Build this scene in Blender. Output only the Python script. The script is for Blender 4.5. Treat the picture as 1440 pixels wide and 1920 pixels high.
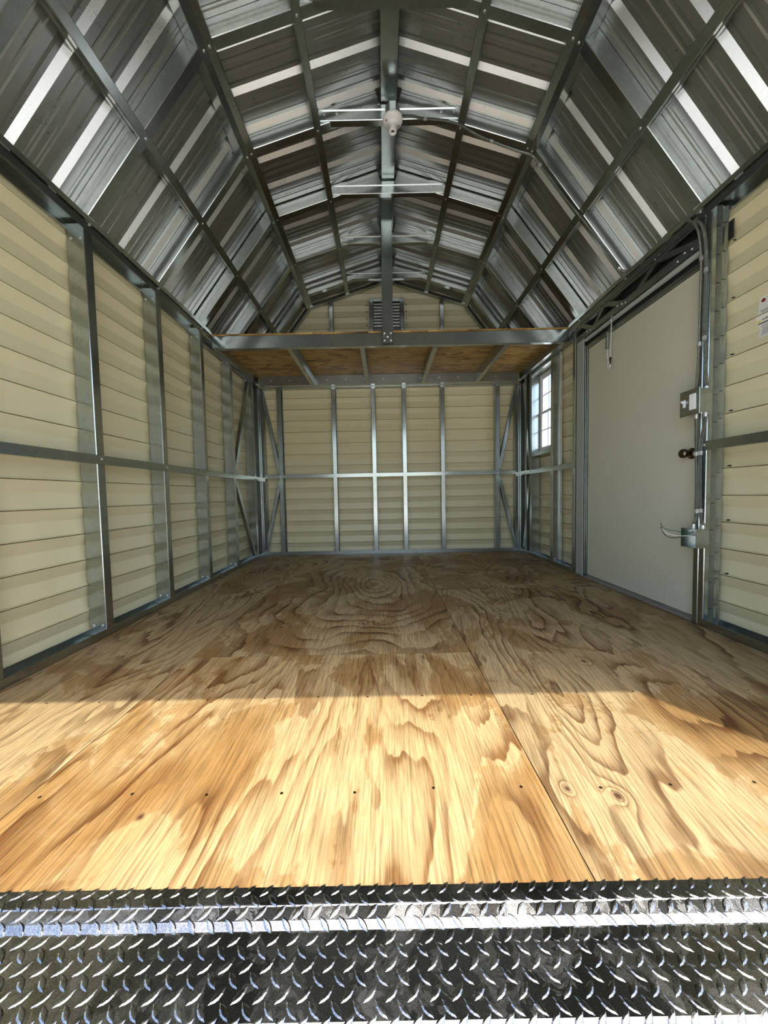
import bpy, bmesh, math, random
from mathutils import Vector, Matrix

S = bpy.context.scene
for o in list(bpy.data.objects):
    bpy.data.objects.remove(o)
COL = S.collection

# ------------------------------------------------------------------ camera
FWD = Vector((-0.00149824, 0.99882298, -0.04848099)).normalized()
RIGHT = Vector((0.9997977, 0.00053026, -0.0199726))
RIGHT = (RIGHT - FWD * RIGHT.dot(FWD)).normalized()
UP = RIGHT.cross(FWD).normalized()
cam = bpy.data.cameras.new('camera')
cam.sensor_fit = 'VERTICAL'
cam.sensor_height = 24.0
cam.lens = 675.08 / 1920 * 24.0
cam.clip_start = 0.05
cam_o = bpy.data.objects.new('camera', cam)
cam_o.matrix_world = Matrix(((RIGHT.x, UP.x, -FWD.x, 0.0093), (RIGHT.y, UP.y, -FWD.y, 0.0),
                             (RIGHT.z, UP.z, -FWD.z, 0.7728), (0, 0, 0, 1)))
COL.objects.link(cam_o)
S.camera = cam_o

# ------------------------------------------------------------------ light
w = bpy.data.worlds.new('sky')
S.world = w
w.use_nodes = True
wn = w.node_tree.nodes
wl = w.node_tree.links
sky = wn.new('ShaderNodeTexSky')
sky.sky_type = 'NISHITA'
sky.sun_disc = False
sky.sun_elevation = math.radians(70)
sky.sun_rotation = math.radians(147)
sky.air_density = 1.0
sky.dust_density = 3.0
bg = wn['Background']
wl.new(sky.outputs[0], bg.inputs[0])
bg.inputs[1].default_value = 0.48

SUN_DIR = Vector((-0.43, 0.665, -2.25)).normalized()
sun = bpy.data.lights.new('sun', 'SUN')
sun.energy = 4.6
sun.angle = math.radians(0.6)
sun.color = (1.0, 0.96, 0.88)
sun_o = bpy.data.objects.new('sun', sun)
sun_o.rotation_euler = SUN_DIR.to_track_quat('-Z', 'Y').to_euler()
sun_o.location = (4, -4, 9)
COL.objects.link(sun_o)

S.view_settings.view_transform = 'Standard'
S.view_settings.look = 'None'
S.view_settings.gamma = 1
S.view_settings.use_curve_mapping = False
S.view_settings.exposure = 0.38

# ------------------------------------------------------------------ mesh builder
V3 = Vector


class MB:
    def __init__(s):
        s.v = []
        s.f = []
        s.m = []

    def quad(s, pts, mi=0):
        b = len(s.v)
        s.v += [tuple(p) for p in pts]
        s.f.append(tuple(range(b, b + len(pts))))
        s.m.append(mi)

    def box(s, a, b, mi=0, ch=0.0):
        """axis aligned box, optional chamfer of all edges"""
        lo = V3([min(a[i], b[i]) for i in range(3)])
        hi = V3([max(a[i], b[i]) for i in range(3)])
        if ch <= 0:
            c = [V3((x, y, z)) for z in (lo.z, hi.z) for y in (lo.y, hi.y) for x in (lo.x, hi.x)]
            k = len(s.v)
            s.v += [tuple(p) for p in c]
            for f in ((0, 2, 3, 1), (4, 5, 7, 6), (0, 1, 5, 4), (2, 6, 7, 3), (0, 4, 6, 2), (1, 3, 7, 5)):
                s.f.append(tuple(k + i for i in f))
                s.m.append(mi)
            return
        d = hi - lo
        ax = max(range(3), key=lambda i: d[i])
        i1, i2 = [i for i in range(3) if i != ax]
        p = [(lo[i1] + ch, lo[i2]), (hi[i1] - ch, lo[i2]), (hi[i1], lo[i2] + ch), (hi[i1], hi[i2] - ch),
             (hi[i1] - ch, hi[i2]), (lo[i1] + ch, hi[i2]), (lo[i1], hi[i2] - ch), (lo[i1], lo[i2] + ch)]
        o = V3((0, 0, 0))
        e = [V3((0, 0, 0)), V3((0, 0, 0))]
        e[0][i1] = 1
        e[1][i2] = 1
        A = V3((0, 0, 0)); A[ax] = lo[ax]
        B = V3((0, 0, 0)); B[ax] = hi[ax]
        s.extrude(p, A, B, e[0], e[1], mi)

    def extrude(s, prof, p0, p1, ea, eb, mi=0, caps=True):
        p0 = V3(p0); p1 = V3(p1); ea = V3(ea); eb = V3(eb)
        n = len(prof)
        k = len(s.v)
        for base in (p0, p1):
            for a, b in prof:
                s.v.append(tuple(base + ea * a + eb * b))
        for i in range(n):
            j = (i + 1) % n
            s.f.append((k + i, k + j, k + n + j, k + n + i))
            s.m.append(mi)
        if caps:
            s.f.append(tuple(k + i for i in reversed(range(n))))
            s.f.append(tuple(k + n + i for i in range(n)))
            s.m += [mi, mi]

    def sheet(s, prof, p0, p1, ea, eb, mi=0):
        """open profile swept from p0 to p1"""
        p0 = V3(p0); p1 = V3(p1); ea = V3(ea); eb = V3(eb)
        n = len(prof)
        k = len(s.v)
        for base in (p0, p1):
            for a, b in prof:
                s.v.append(tuple(base + ea * a + eb * b))
        for i in range(n - 1):
            s.f.append((k + i, k + i + 1, k + n + i + 1, k + n + i))
            s.m.append(mi)

    def tube(s, pts, r, n=8, mi=0, caps=True):
        pts = [V3(p) for p in pts]
        rr = r if isinstance(r, (list, tuple)) else [r] * len(pts)
        k = len(s.v)
        prev = None
        for i, p in enumerate(pts):
            t = (pts[min(i + 1, len(pts) - 1)] - pts[max(i - 1, 0)])
            if t.length < 1e-9:
                t = V3((0, 0, 1))
            t.normalize()
            if prev is None:
                q = V3((0, 0, 1)) if abs(t.z) < 0.9 else V3((1, 0, 0))
                a = t.cross(q).normalized()
            else:
                a = (prev - t * prev.dot(t))
                a = a.normalized() if a.length > 1e-6 else t.orthogonal().normalized()
            prev = a
            b = t.cross(a)
            for j in range(n):
                an = 2 * math.pi * j / n
                s.v.append(tuple(p + (a * math.cos(an) + b * math.sin(an)) * rr[i]))
        for i in range(len(pts) - 1):
            for j in range(n):
                j2 = (j + 1) % n
                s.f.append((k + i * n + j, k + i * n + j2, k + (i + 1) * n + j2, k + (i + 1) * n + j))
                s.m.append(mi)
        if caps:
            s.f.append(tuple(k + j for j in reversed(range(n))))
            s.f.append(tuple(k + (len(pts) - 1) * n + j for j in range(n)))
            s.m += [mi, mi]

    def lathe(s, prof, o, ax, n=24, mi=0):
        """prof: (radius, height along ax)"""
        o = V3(o); ax = V3(ax).normalized()
        a = ax.orthogonal().normalized()
        b = ax.cross(a)
        k = len(s.v)
        for r, h in prof:
            for j in range(n):
                an = 2 * math.pi * j / n
                s.v.append(tuple(o + ax * h + (a * math.cos(an) + b * math.sin(an)) * r))
        for i in range(len(prof) - 1):
            for j in range(n):
                j2 = (j + 1) % n
                s.f.append((k + i * n + j, k + i * n + j2, k + (i + 1) * n + j2, k + (i + 1) * n + j))
                s.m.append(mi)
        s.f.append(tuple(k + j for j in reversed(range(n)))); s.m.append(mi)
        s.f.append(tuple(k + (len(prof) - 1) * n + j for j in range(n))); s.m.append(mi)

    def build(s, name, mats, parent=None, smooth=False, clip=None, label=None, fix=True):
        me = bpy.data.meshes.new(name)
        me.from_pydata(s.v, [], s.f)
        for m in (mats if isinstance(mats, (list, tuple)) else [mats]):
            me.materials.append(m)
        for p, mi in zip(me.polygons, s.m):
            p.material_index = mi
            p.use_smooth = smooth
        if fix or clip:
            bm = bmesh.new()
            bm.from_mesh(me)
            if clip:
                for co, no in clip:
                    g = bm.verts[:] + bm.edges[:] + bm.faces[:]
                    bmesh.ops.bisect_plane(bm, geom=g, plane_co=co, plane_no=no, clear_outer=True, dist=1e-6)
            if fix:
                bmesh.ops.recalc_face_normals(bm, faces=bm.faces)
            bm.to_mesh(me)
            bm.free()
        me.update()
        o = bpy.data.objects.new(name, me)
        COL.objects.link(o)
        if parent is not None:
            o.parent = parent
            o.matrix_parent_inverse = Matrix.Translation(-parent.location)
        if label:
            o['label'] = label
        return o


def tag(o, label=None, cat=None, group=None, kind=None):
    if label: o['label'] = label
    if cat: o['category'] = cat
    if group: o['group'] = group
    if kind: o['kind'] = kind
    return o


def empty(name, loc=(0, 0, 0)):
    o = bpy.data.objects.new(name, None)
    o.location = loc
    o.empty_display_size = 0.1
    COL.objects.link(o)
    return o


# ------------------------------------------------------------------ node helpers
class NT:
    def __init__(s, mat):
        s.t = mat.node_tree
        s.n = s.t.nodes
        s.l = s.t.links

    def inp(s, sock, v):
        if hasattr(v, 'is_output'):
            s.l.new(v, sock)
        elif v is not None:
            sock.default_value = v

    def math(s, op, a, b=None, c=None, clamp=False):
        n = s.n.new('ShaderNodeMath')
        n.operation = op
        n.use_clamp = clamp
        for i, x in enumerate((a, b, c)):
            if x is not None:
                s.inp(n.inputs[i], x)
        return n.outputs[0]

    def pos(s):
        return s.n.new('ShaderNodeNewGeometry').outputs['Position']

    def mapping(s, vec, loc=(0, 0, 0), sc=(1, 1, 1), rot=(0, 0, 0)):
        n = s.n.new('ShaderNodeMapping')
        s.l.new(vec, n.inputs[0])
        n.inputs['Location'].default_value = loc
        n.inputs['Rotation'].default_value = rot
        n.inputs['Scale'].default_value = sc
        return n.outputs[0]

    def noise(s, vec, scale=5, detail=2, rough=.5, dist=0.0, out=0):
        n = s.n.new('ShaderNodeTexNoise')
        s.l.new(vec, n.inputs['Vector'])
        n.inputs['Scale'].default_value = scale
        n.inputs['Detail'].default_value = detail
        n.inputs['Roughness'].default_value = rough
        n.inputs['Distortion'].default_value = dist
        return n.outputs[out]

    def ramp(s, fac, stops, interp='LINEAR'):
        n = s.n.new('ShaderNodeValToRGB')
        n.color_ramp.interpolation = interp
        el = n.color_ramp.elements
        while len(el) < len(stops):
            el.new(0.5)
        for e, (p, c) in zip(el, stops):
            e.position = p
            e.color = (c, c, c, 1) if not isinstance(c, (tuple, list)) else (*c, 1)
        s.l.new(fac, n.inputs[0])
        return n.outputs[0]

    def mix(s, fac, a, b, mode='MIX'):
        n = s.n.new('ShaderNodeMix')
        n.data_type = 'RGBA'
        n.blend_type = mode
        s.inp(n.inputs[0], fac)
        for i, x in ((6, a), (7, b)):
            if isinstance(x, (tuple, list)):
                x = (*x, 1) if len(x) == 3 else x
            s.inp(n.inputs[i], x)
        return n.outputs[2]

    def bump(s, h, strength=.2, dist=.001):
        n = s.n.new('ShaderNodeBump')
        n.inputs['Strength'].default_value = strength
        n.inputs['Distance'].default_value = dist
        s.l.new(h, n.inputs['Height'])
        return n.outputs[0]


def newmat(name, color=(.5, .5, .5), rough=.5, metal=0.0):
    m = bpy.data.materials.new(name)
    m.use_nodes = True
    b = m.node_tree.nodes['Principled BSDF']
    b.inputs['Base Color'].default_value = (*color, 1)
    b.inputs['Roughness'].default_value = rough
    b.inputs['Metallic'].default_value = metal
    return m, NT(m), b


def metal_mat(name, c0, c1, r0, r1, scale=60, broad=.5, rb=.58):
    """zinc coated sheet: a fairly sharp lobe and a broad one mixed, with faint spangle"""
    m, t, b = newmat(name, c0, r0, 1.0)
    p = t.pos()
    v = t.n.new('ShaderNodeTexVoronoi')
    v.inputs['Scale'].default_value = scale
    t.l.new(p, v.inputs['Vector'])
    n = t.noise(p, 7, 5, .6)
    sp = t.math('MULTIPLY_ADD', v.outputs['Color'], 0.35, t.math('MULTIPLY', n, 0.65))
    col = t.mix(sp, c0, c1)
    t.l.new(col, b.inputs['Base Color'])
    t.l.new(t.math('MULTIPLY_ADD', sp, r1 - r0, r0), b.inputs['Roughness'])
    b2 = t.n.new('ShaderNodeBsdfPrincipled')
    b2.inputs['Metallic'].default_value = 1.0
    b2.inputs['Roughness'].default_value = rb
    t.l.new(col, b2.inputs['Base Color'])
    mx = t.n.new('ShaderNodeMixShader')
    mx.inputs[0].default_value = broad
    t.l.new(b.outputs[0], mx.inputs[1])
    t.l.new(b2.outputs[0], mx.inputs[2])
    t.l.new(mx.outputs[0], t.n['Material Output'].inputs['Surface'])
    return m


M = {}
M['galv'] = metal_mat('galvanized_steel', (.33, .36, .345), (.53, .575, .55), .13, .24, 60, .30, .44)
M['roof'] = metal_mat('bare_roof_metal', (.42, .43, .40), (.54, .545, .52), .25, .33, 140, .42, .5)
M['bright'] = metal_mat('zinc_hardware', (.70, .72, .72), (.85, .86, .86), .18, .3)


def siding_mat():
    m, t, b = newmat('tan_painted_siding', (.62, .55, .36), .42)
    p = t.pos()
    n = t.noise(p, 3, 4, .6)
    t.l.new(t.mix(n, (.66, .595, .36), (.73, .665, .41)), b.inputs['Base Color'])
    return m


M['siding'] = siding_mat()
M['door'] = newmat('off_white_door_paint', (.60, .585, .45), .45)[0]
M['jamb'] = newmat('light_grey_jamb_paint', (.38, .42, .37), .38)[0]
M['white'] = newmat('white_vinyl', (.8, .8, .8), .4)[0]
M['porcelain'] = newmat('cream_porcelain', (.92, .90, .84), .25)[0]
M['black'] = newmat('black_rubber', (.012, .012, .012), .6)[0]
M['darkvoid'] = newmat('dark_parts_and_shade', (.02, .02, .02), .7)[0]  # near-black small parts, and the shade painted in round the door header
M['bronze'] = newmat('dark_bronze', (.16, .12, .08), .3, 1.0)[0]
M['green'] = newmat('green_wire', (.02, .16, .06), .4)[0]
M['wwire'] = newmat('white_wire', (.75, .73, .65), .4)[0]
M['paper'] = newmat('white_sticker_paper', (.78, .76, .68), .5)[0]
M['ink'] = newmat('black_ink', (.03, .03, .03), .6)[0]
M['grayink'] = newmat('grey_print', (.28, .27, .26), .6)[0]
M['red'] = newmat('dark_red_print', (.25, .03, .02), .5)[0]
M['yellow'] = newmat('yellow_print', (.75, .68, .10), .5)[0]
M['sill'] = metal_mat('aluminium_sill', (.45, .45, .46), (.6, .6, .6), .35, .5)


def glass_mat():
    m = bpy.data.materials.new('window_glass')
    m.use_nodes = True
    b = m.node_tree.nodes['Principled BSDF']
    b.inputs['Base Color'].default_value = (.95, .97, 1, 1)
    b.inputs['Roughness'].default_value = 0.0
    b.inputs['Transmission Weight'].default_value = 1.0
    b.inputs['IOR'].default_value = 1.0001
    b.inputs['Specular IOR Level'].default_value = 0.5
    return m


M['glass'] = glass_mat()


def ply_mat(name, seed, sx, sy, rings, rot=0.0, hn=1.0, bull=None, knots=(), stain=.55, tone=1.0,
            light=(.35, .255, .125), dark=(.12, .064, .024), stainc=(.22, .095, .028), cathedral=None):
    """rotary-cut pine plywood: growth rings are contours of a stretched field"""
    m, t, b = newmat(name, light, .5)
    p = t.pos()
    pm = t.mapping(p, (seed * 3.7, seed * 1.9, 0), (1, 1, 1), (0, 0, rot))
    d = t.noise(t.mapping(pm, (0, 0, 0), (3.2 * sx, 3.2 * sy, 1)), 1.0, 3, .55)
    h0 = t.noise(t.mapping(pm, (5, 3, 0), (sx, sy, 1)), 1.0, 1.2, .45, .25)
    h = t.math('MULTIPLY_ADD', d, .16 * hn, t.math('MULTIPLY', h0, hn))
    sep = t.n.new('ShaderNodeSeparateXYZ')
    t.l.new(p, sep.inputs[0])
    X, Y = sep.outputs[0], sep.outputs[1]

    def dist2(cx, cy, ax, ay):
        dx = t.math('MULTIPLY', t.math('SUBTRACT', X, cx), 1 / ax)
        dy = t.math('MULTIPLY', t.math('SUBTRACT', Y, cy), 1 / ay)
        return t.math('ADD', t.math('MULTIPLY', dx, dx), t.math('MULTIPLY', dy, dy))
    if bull:
        cx, cy, ax, ay, amp = bull
        r2 = dist2(cx, cy, ax, ay)
        r = t.math('SQRT', t.math('ADD', r2, 0.02))
        g = t.math('MULTIPLY', t.math('DIVIDE', 1.0, t.math('ADD', 1.0, r)), amp)
        h = t.math('ADD', h, g)
    if cathedral:
        for (cx, y0, wx, ky, amp) in cathedral:
            dx = t.math('MULTIPLY', t.math('SUBTRACT', X, cx), 1 / wx)
            q = t.math('SUBTRACT', t.math('MULTIPLY', dx, dx), t.math('MULTIPLY', t.math('SUBTRACT', Y, y0), ky))
            q = t.math('MULTIPLY', t.math('ARCTANGENT', q), amp)
            h = t.math('ADD', h, q)
    kn = None
    for (kx, ky_, kr) in knots:
        r2 = dist2(kx, ky_, kr, kr * 1.3)
        g = t.math('DIVIDE', 1.0, t.math('ADD', 1.0, r2))
        h = t.math('MULTIPLY_ADD', g, .22, h)
        kk = t.ramp(r2, [(0.0, 1.0), (.25, .6), (.9, 0.0)])
        kn = kk if kn is None else t.math('MAXIMUM', kn, kk)
    fr = t.math('FRACT', t.math('MULTIPLY', h, rings))
    band = t.ramp(fr, [(0, 0.0), (.35, .08), (.66, .45), (.84, .95), (.95, 1.0), (1.0, 0.0)])
    # latewood is stronger in some rings than in others
    mod = t.noise(t.mapping(pm, (9, 1, 0), (2.2 * sx, 2.2 * sy, 1)), 1.0, 2, .6)
    band = t.math('MULTIPLY', band, t.ramp(mod, [(.36, .12), (.60, 1.0)]))
    fib = t.noise(t.mapping(pm, (0, 0, 0), (150, 5, 1)), 1.0, 4, .7)
    fine = t.noise(t.mapping(pm, (2, 0, 0), (420, 14, 1)), 1.0, 2, .6)
    col = t.mix(band, light, dark)
    fib2 = t.ramp(fib, [(.34, .58), (.58, 1.15)])
    col = t.mix(1.0, col, fib2, 'MULTIPLY')
    fine2 = t.ramp(fine, [(.30, .82), (.65, 1.08)])
    col = t.mix(1.0, col, fine2, 'MULTIPLY')
    # water / resin stains with ragged edges
    st = t.noise(t.mapping(pm, (20, 11, 0), (1.5, .9, 1)), 1.6, 7, .62, .5)
    sm = t.ramp(st, [(stain - .01, 0.0), (stain + .008, .65), (stain + .10, 1.0)])
    st2 = t.noise(t.mapping(pm, (2, 31, 0), (1.0, .7, 1)), 2.2, 6, .6, .3)
    sm2 = t.ramp(st2, [(.50, 0.0), (.66, .45)])
    col = t.mix(t.math('MULTIPLY', sm, .9), col, t.mix(1.0, col, (.62, .47, .29), 'MULTIPLY'))
    col = t.mix(sm2, col, t.mix(1.0, col, (.78, .62, .42), 'MULTIPLY'))
    if kn is not None:
        col = t.mix(kn, col, (.05, .018, .008))
    if tone != 1.0:
        col = t.mix(1.0, col, (tone, tone, tone), 'MULTIPLY')
    t.l.new(col, b.inputs['Base Color'])
    rr = t.math('MULTIPLY_ADD', fib, .25, .38)
    t.l.new(rr, b.inputs['Roughness'])
    b.inputs['Specular IOR Level'].default_value = .35
    t.l.new(t.bump(t.math('ADD', fib, t.math('MULTIPLY', band, .6)), .12, .002), b.inputs['Normal'])
    return m


def plate_mat():
    m, t, b = newmat('bright_tread_plate', (.6, .6, .62), .22, 1.0)
    p = t.pos()
    n = t.noise(p, 13, 6, .65, .6)
    film = t.ramp(n, [(.50, 0.0), (.515, .75), (.56, .35), (.60, .8)])
    g = t.noise(p, 900, 2, .7)
    spk = t.ramp(g, [(.42, .45), (.62, 1.1)])
    c = t.mix(film, (.40, .41, .42), (.58, .58, .56))
    c = t.mix(1.0, c, spk, 'MULTIPLY')
    t.l.new(c, b.inputs['Base Color'])
    t.l.new(t.math('MULTIPLY_ADD', film, .20, .10), b.inputs['Roughness'])
    t.l.new(t.bump(g, .16, .0006), b.inputs['Normal'])
    return m


M['plate'] = plate_mat()


def ground_mat():
    m, t, b = newmat('pale_bounce_ground', (.3, .3, .2), .9)  # unseen ground, made extra pale to throw more daylight into the shed
    p = t.pos()
    n = t.noise(p, 2.5, 6, .7)
    t.l.new(t.mix(n, (.58, .58, .54), (.74, .73, .69)), b.inputs['Base Color'])
    return m


M['ground'] = ground_mat()

# ------------------------------------------------------------------ dimensions
XL, XR = -1.584, 1.773            # inner faces of the side wall studs
XM = (XL + XR) / 2
D = 0.095                          # framing depth
YF = 4.70                          # inner face of the rear wall studs
Y0 = 2.042                         # truss line seen above the side door
SP = 0.61
YFRONT = 0.70
HE = 2.271
KX, KZ = 0.991, 3.178
RZ = 3.487
YEND = YF + D + .005


def slope(side):
    """frames of the lower and upper slope on a side: origin, direction up the slope, outward normal, length"""
    e = V3(((XR if side > 0 else XL), 0, HE))
    k = V3((XM + side * KX, 0, KZ))
    r = V3((XM, 0, RZ))
    dl = (k - e); ll = dl.length; dl.normalize()
    du = (r - k); lu = du.length; du.normalize()
    nl = V3((side * abs(dl.z), 0, abs(dl.x)))
    nu = V3((side * abs(du.z), 0, abs(du.x)))
    return (e, dl, nl, ll), (k, du, nu, lu)


def line_x(p, d, q, e):
    """intersection in the XZ plane of p+td and q+se"""
    det = d.x * (-e.z) - (-e.x) * d.z
    t = ((q.x - p.x) * (-e.z) - (-e.x) * (q.z - p.z)) / det
    return p + d * t


def clip_planes(off):
    out = []
    for s in (-1, 1):
        L, U = slope(s)
        out.append((L[0] + L[2] * off, L[2]))
        out.append((U[0] + U[2] * off, U[2]))
    return out


# ------------------------------------------------------------------ ground, floor
g = MB()
g.box((-40, -40, -.50), (40, 40, -.42))
tag(g.build('ground', M['ground']), kind='structure')

PX = [XL - D - .02, -.94, .411, XR + D + .02]
floor = MB()
floor.box((PX[0] + .01, .668, -.12), (PX[3] - .01, YEND + .02, -.0205))
floor = floor.build('floor', M['darkvoid'])
tag(floor, 'plywood floor of the shed', kind='structure')
sheets = [
    # x0,x1,y0,y1, material
    (PX[1], PX[2], .665, 1.712, ply_mat('pine_plywood_near', 1.3, 2.9, .6, 15, stain=.53,
        cathedral=[(-.02, .98, .16, -3.2, .10)], knots=[(-.60, .84, .012)], light=(.385, .275, .128), dark=(.16, .078, .024))),
    (PX[1], PX[2], 1.714, 4.405, ply_mat('pine_plywood_bullseye', 4.1, 1.6, 1.0, 15, hn=.55, stain=.50,
        bull=(-.10, 3.02, .46, .80, 1.35), knots=[(-.13, 2.13, .012), (-.04, 2.12, .010), (.02, 2.12, .008), (-.62, 2.1, .012)])),
    (PX[1], PX[2], 4.407, YEND, ply_mat('pine_plywood_rear', 7.7, 2.2, .8, 18)),
    (PX[2] + .003, PX[3], .665, 2.868, ply_mat('pine_plywood_right', 9.2, 2.4, .6, 16, rot=.12, stain=.52,
        knots=[(.90, 1.60, .014), (.37 + .1, .90, .010), (.73, 2.25, .010), (.585, .875, .016)])),
    (PX[2] + .003, PX[3], 2.871, YEND, ply_mat('pine_plywood_right_rear', 12.4, 1.6, 1.1, 18, stain=.50)),
    (PX[0], PX[1] - .0035, .665, 2.868, ply_mat('pine_plywood_left', 15.6, 2.8, .6, 17, rot=-.08, stain=.56)),
    (PX[0], PX[1] - .0035, 2.871, YEND, ply_mat('pine_plywood_left_rear', 18.1, 2.4, .9, 19, stain=.54)),
]
for x0, x1, y0, y1, mt in sheets:
    b = MB()
    b.box((x0, y0, -.020), (x1, y1, 0), ch=0)
    b.build('plywood_sheet', mt, floor)
# floor screws
random.seed(4)
for yy in (.905, 1.345, 1.78, 2.3, 2.87 - .02, 3.4):
    for i in range(14):
        xx = -1.30 + i * .205 + random.uniform(-.02, .02)
        sc = MB()
        sc.lathe([(.0042, .0001), (.0042, .0006), (.0015, .0002)], (xx, yy + random.uniform(-.006, .006), 0), (0, 0, 1), 8)
        sc.build('floor_screw', M['bronze'], floor)

# ------------------------------------------------------------------ siding
PITCH = .147


def siding_profile(z0, z1):
    """(z, inward offset) polyline for the lapped metal siding between z0 and z1"""
    pts = []
    k = int(z0 / PITCH) - 1
    base = []
    while k * PITCH < z1 + PITCH:
        zb = k * PITCH
        base += [(zb, .0225), (zb + .0035, .0225), (zb + .0045, .0105), (zb + .080, .0000), (zb + .085, .001), (zb + PITCH - .0055, .0235), (zb + PITCH - .0045, .0000), (zb + PITCH - .0005, .0000)]
        k += 1
    base = [b_ for i, b_ in enumerate(base) if i == 0 or b_ != base[i - 1]]

    def at(z):
        for (a, da), (b_, db) in zip(base, base[1:]):
            if a <= z <= b_ and b_ > a:
                return da + (db - da) * (z - a) / (b_ - a)
        return 0
    pts.append((z0, at(z0)))
    pts += [p for p in base if z0 < p[0] < z1]
    pts.append((z1, at(z1)))
    return pts


def siding_side(b, side, y0, y1, z0, z1):
    x = (XR + D if side > 0 else XL - D) + side * .025
    b.sheet(siding_profile(z0, z1), (x, y0, 0), (x, y1, 0), (0, 0, 1), (-side, 0, 0))
    # outer skin gives the wall its thickness
    b.box((x + side * .003, y0, z0), (x + side * .012, y1, z1))


TOPZ = 2.31
b = MB()
siding_side(b, -1, YFRONT, YEND + .01, -.02, TOPZ)
tag(b.build('wall_left', M['siding'], fix=False), kind='structure')
WY0, WY1, WZ0, WZ1 = 3.905, 4.315, 1.235, 2.125
DY0, DY1 = 2.055, 3.19
b = MB()
siding_side(b, 1, YFRONT, DY0, -.02, TOPZ)
siding_side(b, 1, DY1, WY0, -.02, TOPZ)
siding_side(b, 1, WY0, WY1, -.02, WZ0)
siding_side(b, 1, WY0, WY1, WZ1, TOPZ)
siding_side(b, 1, WY1, YEND + .01, -.02, TOPZ)
tag(b.build('wall_right', M['siding'], fix=False), kind='structure')
b = MB()
yb = YEND + .025
b.sheet(siding_profile(-.02, 3.6), (XL - D - .01, yb, 0), (XR + D + .01, yb, 0), (0, 0, 1), (0, -1, 0))
b.box((XL - D - .01, yb + .003, -.02), (XR + D + .01, yb + .012, 3.6))
tag(b.build('wall_rear', M['siding'], clip=clip_planes(D + .004)), kind='structure')
# front wall round the wide opening
OL, OR_, OH = -1.20, 1.389, 2.25
b = MB()
for x0, x1, z0, z1 in ((XL - D - .01, OL, -.02, 3.6), (OR_, XR + D + .01, -.02, 3.6), (OL, OR_, OH, 3.6)):
    b.sheet(siding_profile(z0, z1), (x0, .700, 0), (x1, .700, 0), (0, 0, 1), (0, 1, 0))
    b.box((x0, .680, z0), (x1, .692, z1))
tag(b.build('wall_front', M['siding'], clip=clip_planes(D + .004)), kind='structure')

# ------------------------------------------------------------------ ceiling: ribbed roof sheets
RIB0, RIBP = 1.888, .2286


def roof_profile(y0, y1):
    pts = [(y0, 0)]
    k = int((y0 - RIB0) / RIBP) - 1
    while RIB0 + k * RIBP < y1 + .1:
        c = RIB0 + k * RIBP
        P = [(c - .040, 0), (c - .012, .019), (c + .008, .019), (c + .036, 0)]
        for q in (1, 2):
            cc = c + .036 + (RIBP - .076) * q / 3.0
            P += [(cc - .013, 0), (cc - .005, .0018), (cc + .005, .0018), (cc + .013, 0)]
        pts += [p for p in P if y0 < p[0] < y1]
        k += 1
    pts.append((y1, 0))
    return pts


b = MB()
for s in (-1, 1):
    (e, dl, nl, ll), (k, du, nu, lu) = slope(s)
    A = e + nl * D - dl * .12
    Kc = line_x(e + nl * D, dl, k + nu * D, du)
    R = line_x(k + nu * D, du, V3((XM, 0, 0)), V3((0, 0, 1)))
    prof = roof_profile(.60, YEND + .10)
    b.sheet(prof, A, Kc, (0, 1, 0), nl)
    b.sheet(prof, Kc, R, (0, 1, 0), nu)
    for p, q, n in ((A, Kc, nl), (Kc, R, nu)):
        o = n * .024
        a0, a1 = p + o, q + o
        h = n * .004
        kk = [V3((a0.x, .60, a0.z)), V3((a1.x, .60, a1.z)), V3((a1.x, YEND + .1, a1.z)), V3((a0.x, YEND + .1, a0.z))]
        b.quad(kk)
tag(b.build('ceiling', M['roof'], fix=False), kind='structure')

# ------------------------------------------------------------------ steel profiles
T = .0025
CH = .003


def c_prof(d, w, lip=.014):
    """C channel: a = depth (0 = room face), b = width (0 = web side)"""
    return [(CH, 0), (d, 0), (d, w), (d - lip, w), (d - lip, w - T), (d - T, w - T), (d - T, T), (T, T),
            (T, w - T), (lip, w - T), (lip, w), (CH, w), (0, w - CH), (0, CH)]


def bolt(b, p, n, r=.0055, h=.004):
    b.lathe([(r * 1.5, 0), (r * 1.5, h * .3), (r, h * .35), (r, h * .8), (r * .5, h)], p, n, 8)


def bolts(parent, spec, name='bolt'):
    """every bolt head is a part of its own"""
    for p, n, r, h in spec:
        b = MB()
        bolt(b, p, n, r, h)
        b.build(name, M['bright'], parent)


STUD_Z0, STUD_Z1 = .006, HE - .006


def side_stud(side, yc, label, z0=STUD_Z0, z1=STUD_Z1, w=.058, lab_cat='wall stud', depth=D - .004, screwed=True):
    x = XR if side > 0 else XL
    b = MB()
    b.extrude(c_prof(depth, w), (x, yc - w / 2, z0), (x, yc - w / 2, z1), (side, 0, 0), (0, 1, 0))
    r = empty('wall_stud', (x, yc, z0))
    b.build('channel', M['galv'], r)
    if screwed:
        bolts(r, [((x + side * dx, yc - w / 2, zz), (0, -1, 0), .0055, .004) for zz in (z0 + .055, z1 - .075) for dx in (.022, .072)], 'screw')
    tag(r, label, 'wall stud', 'wall studs')
    return r


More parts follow.
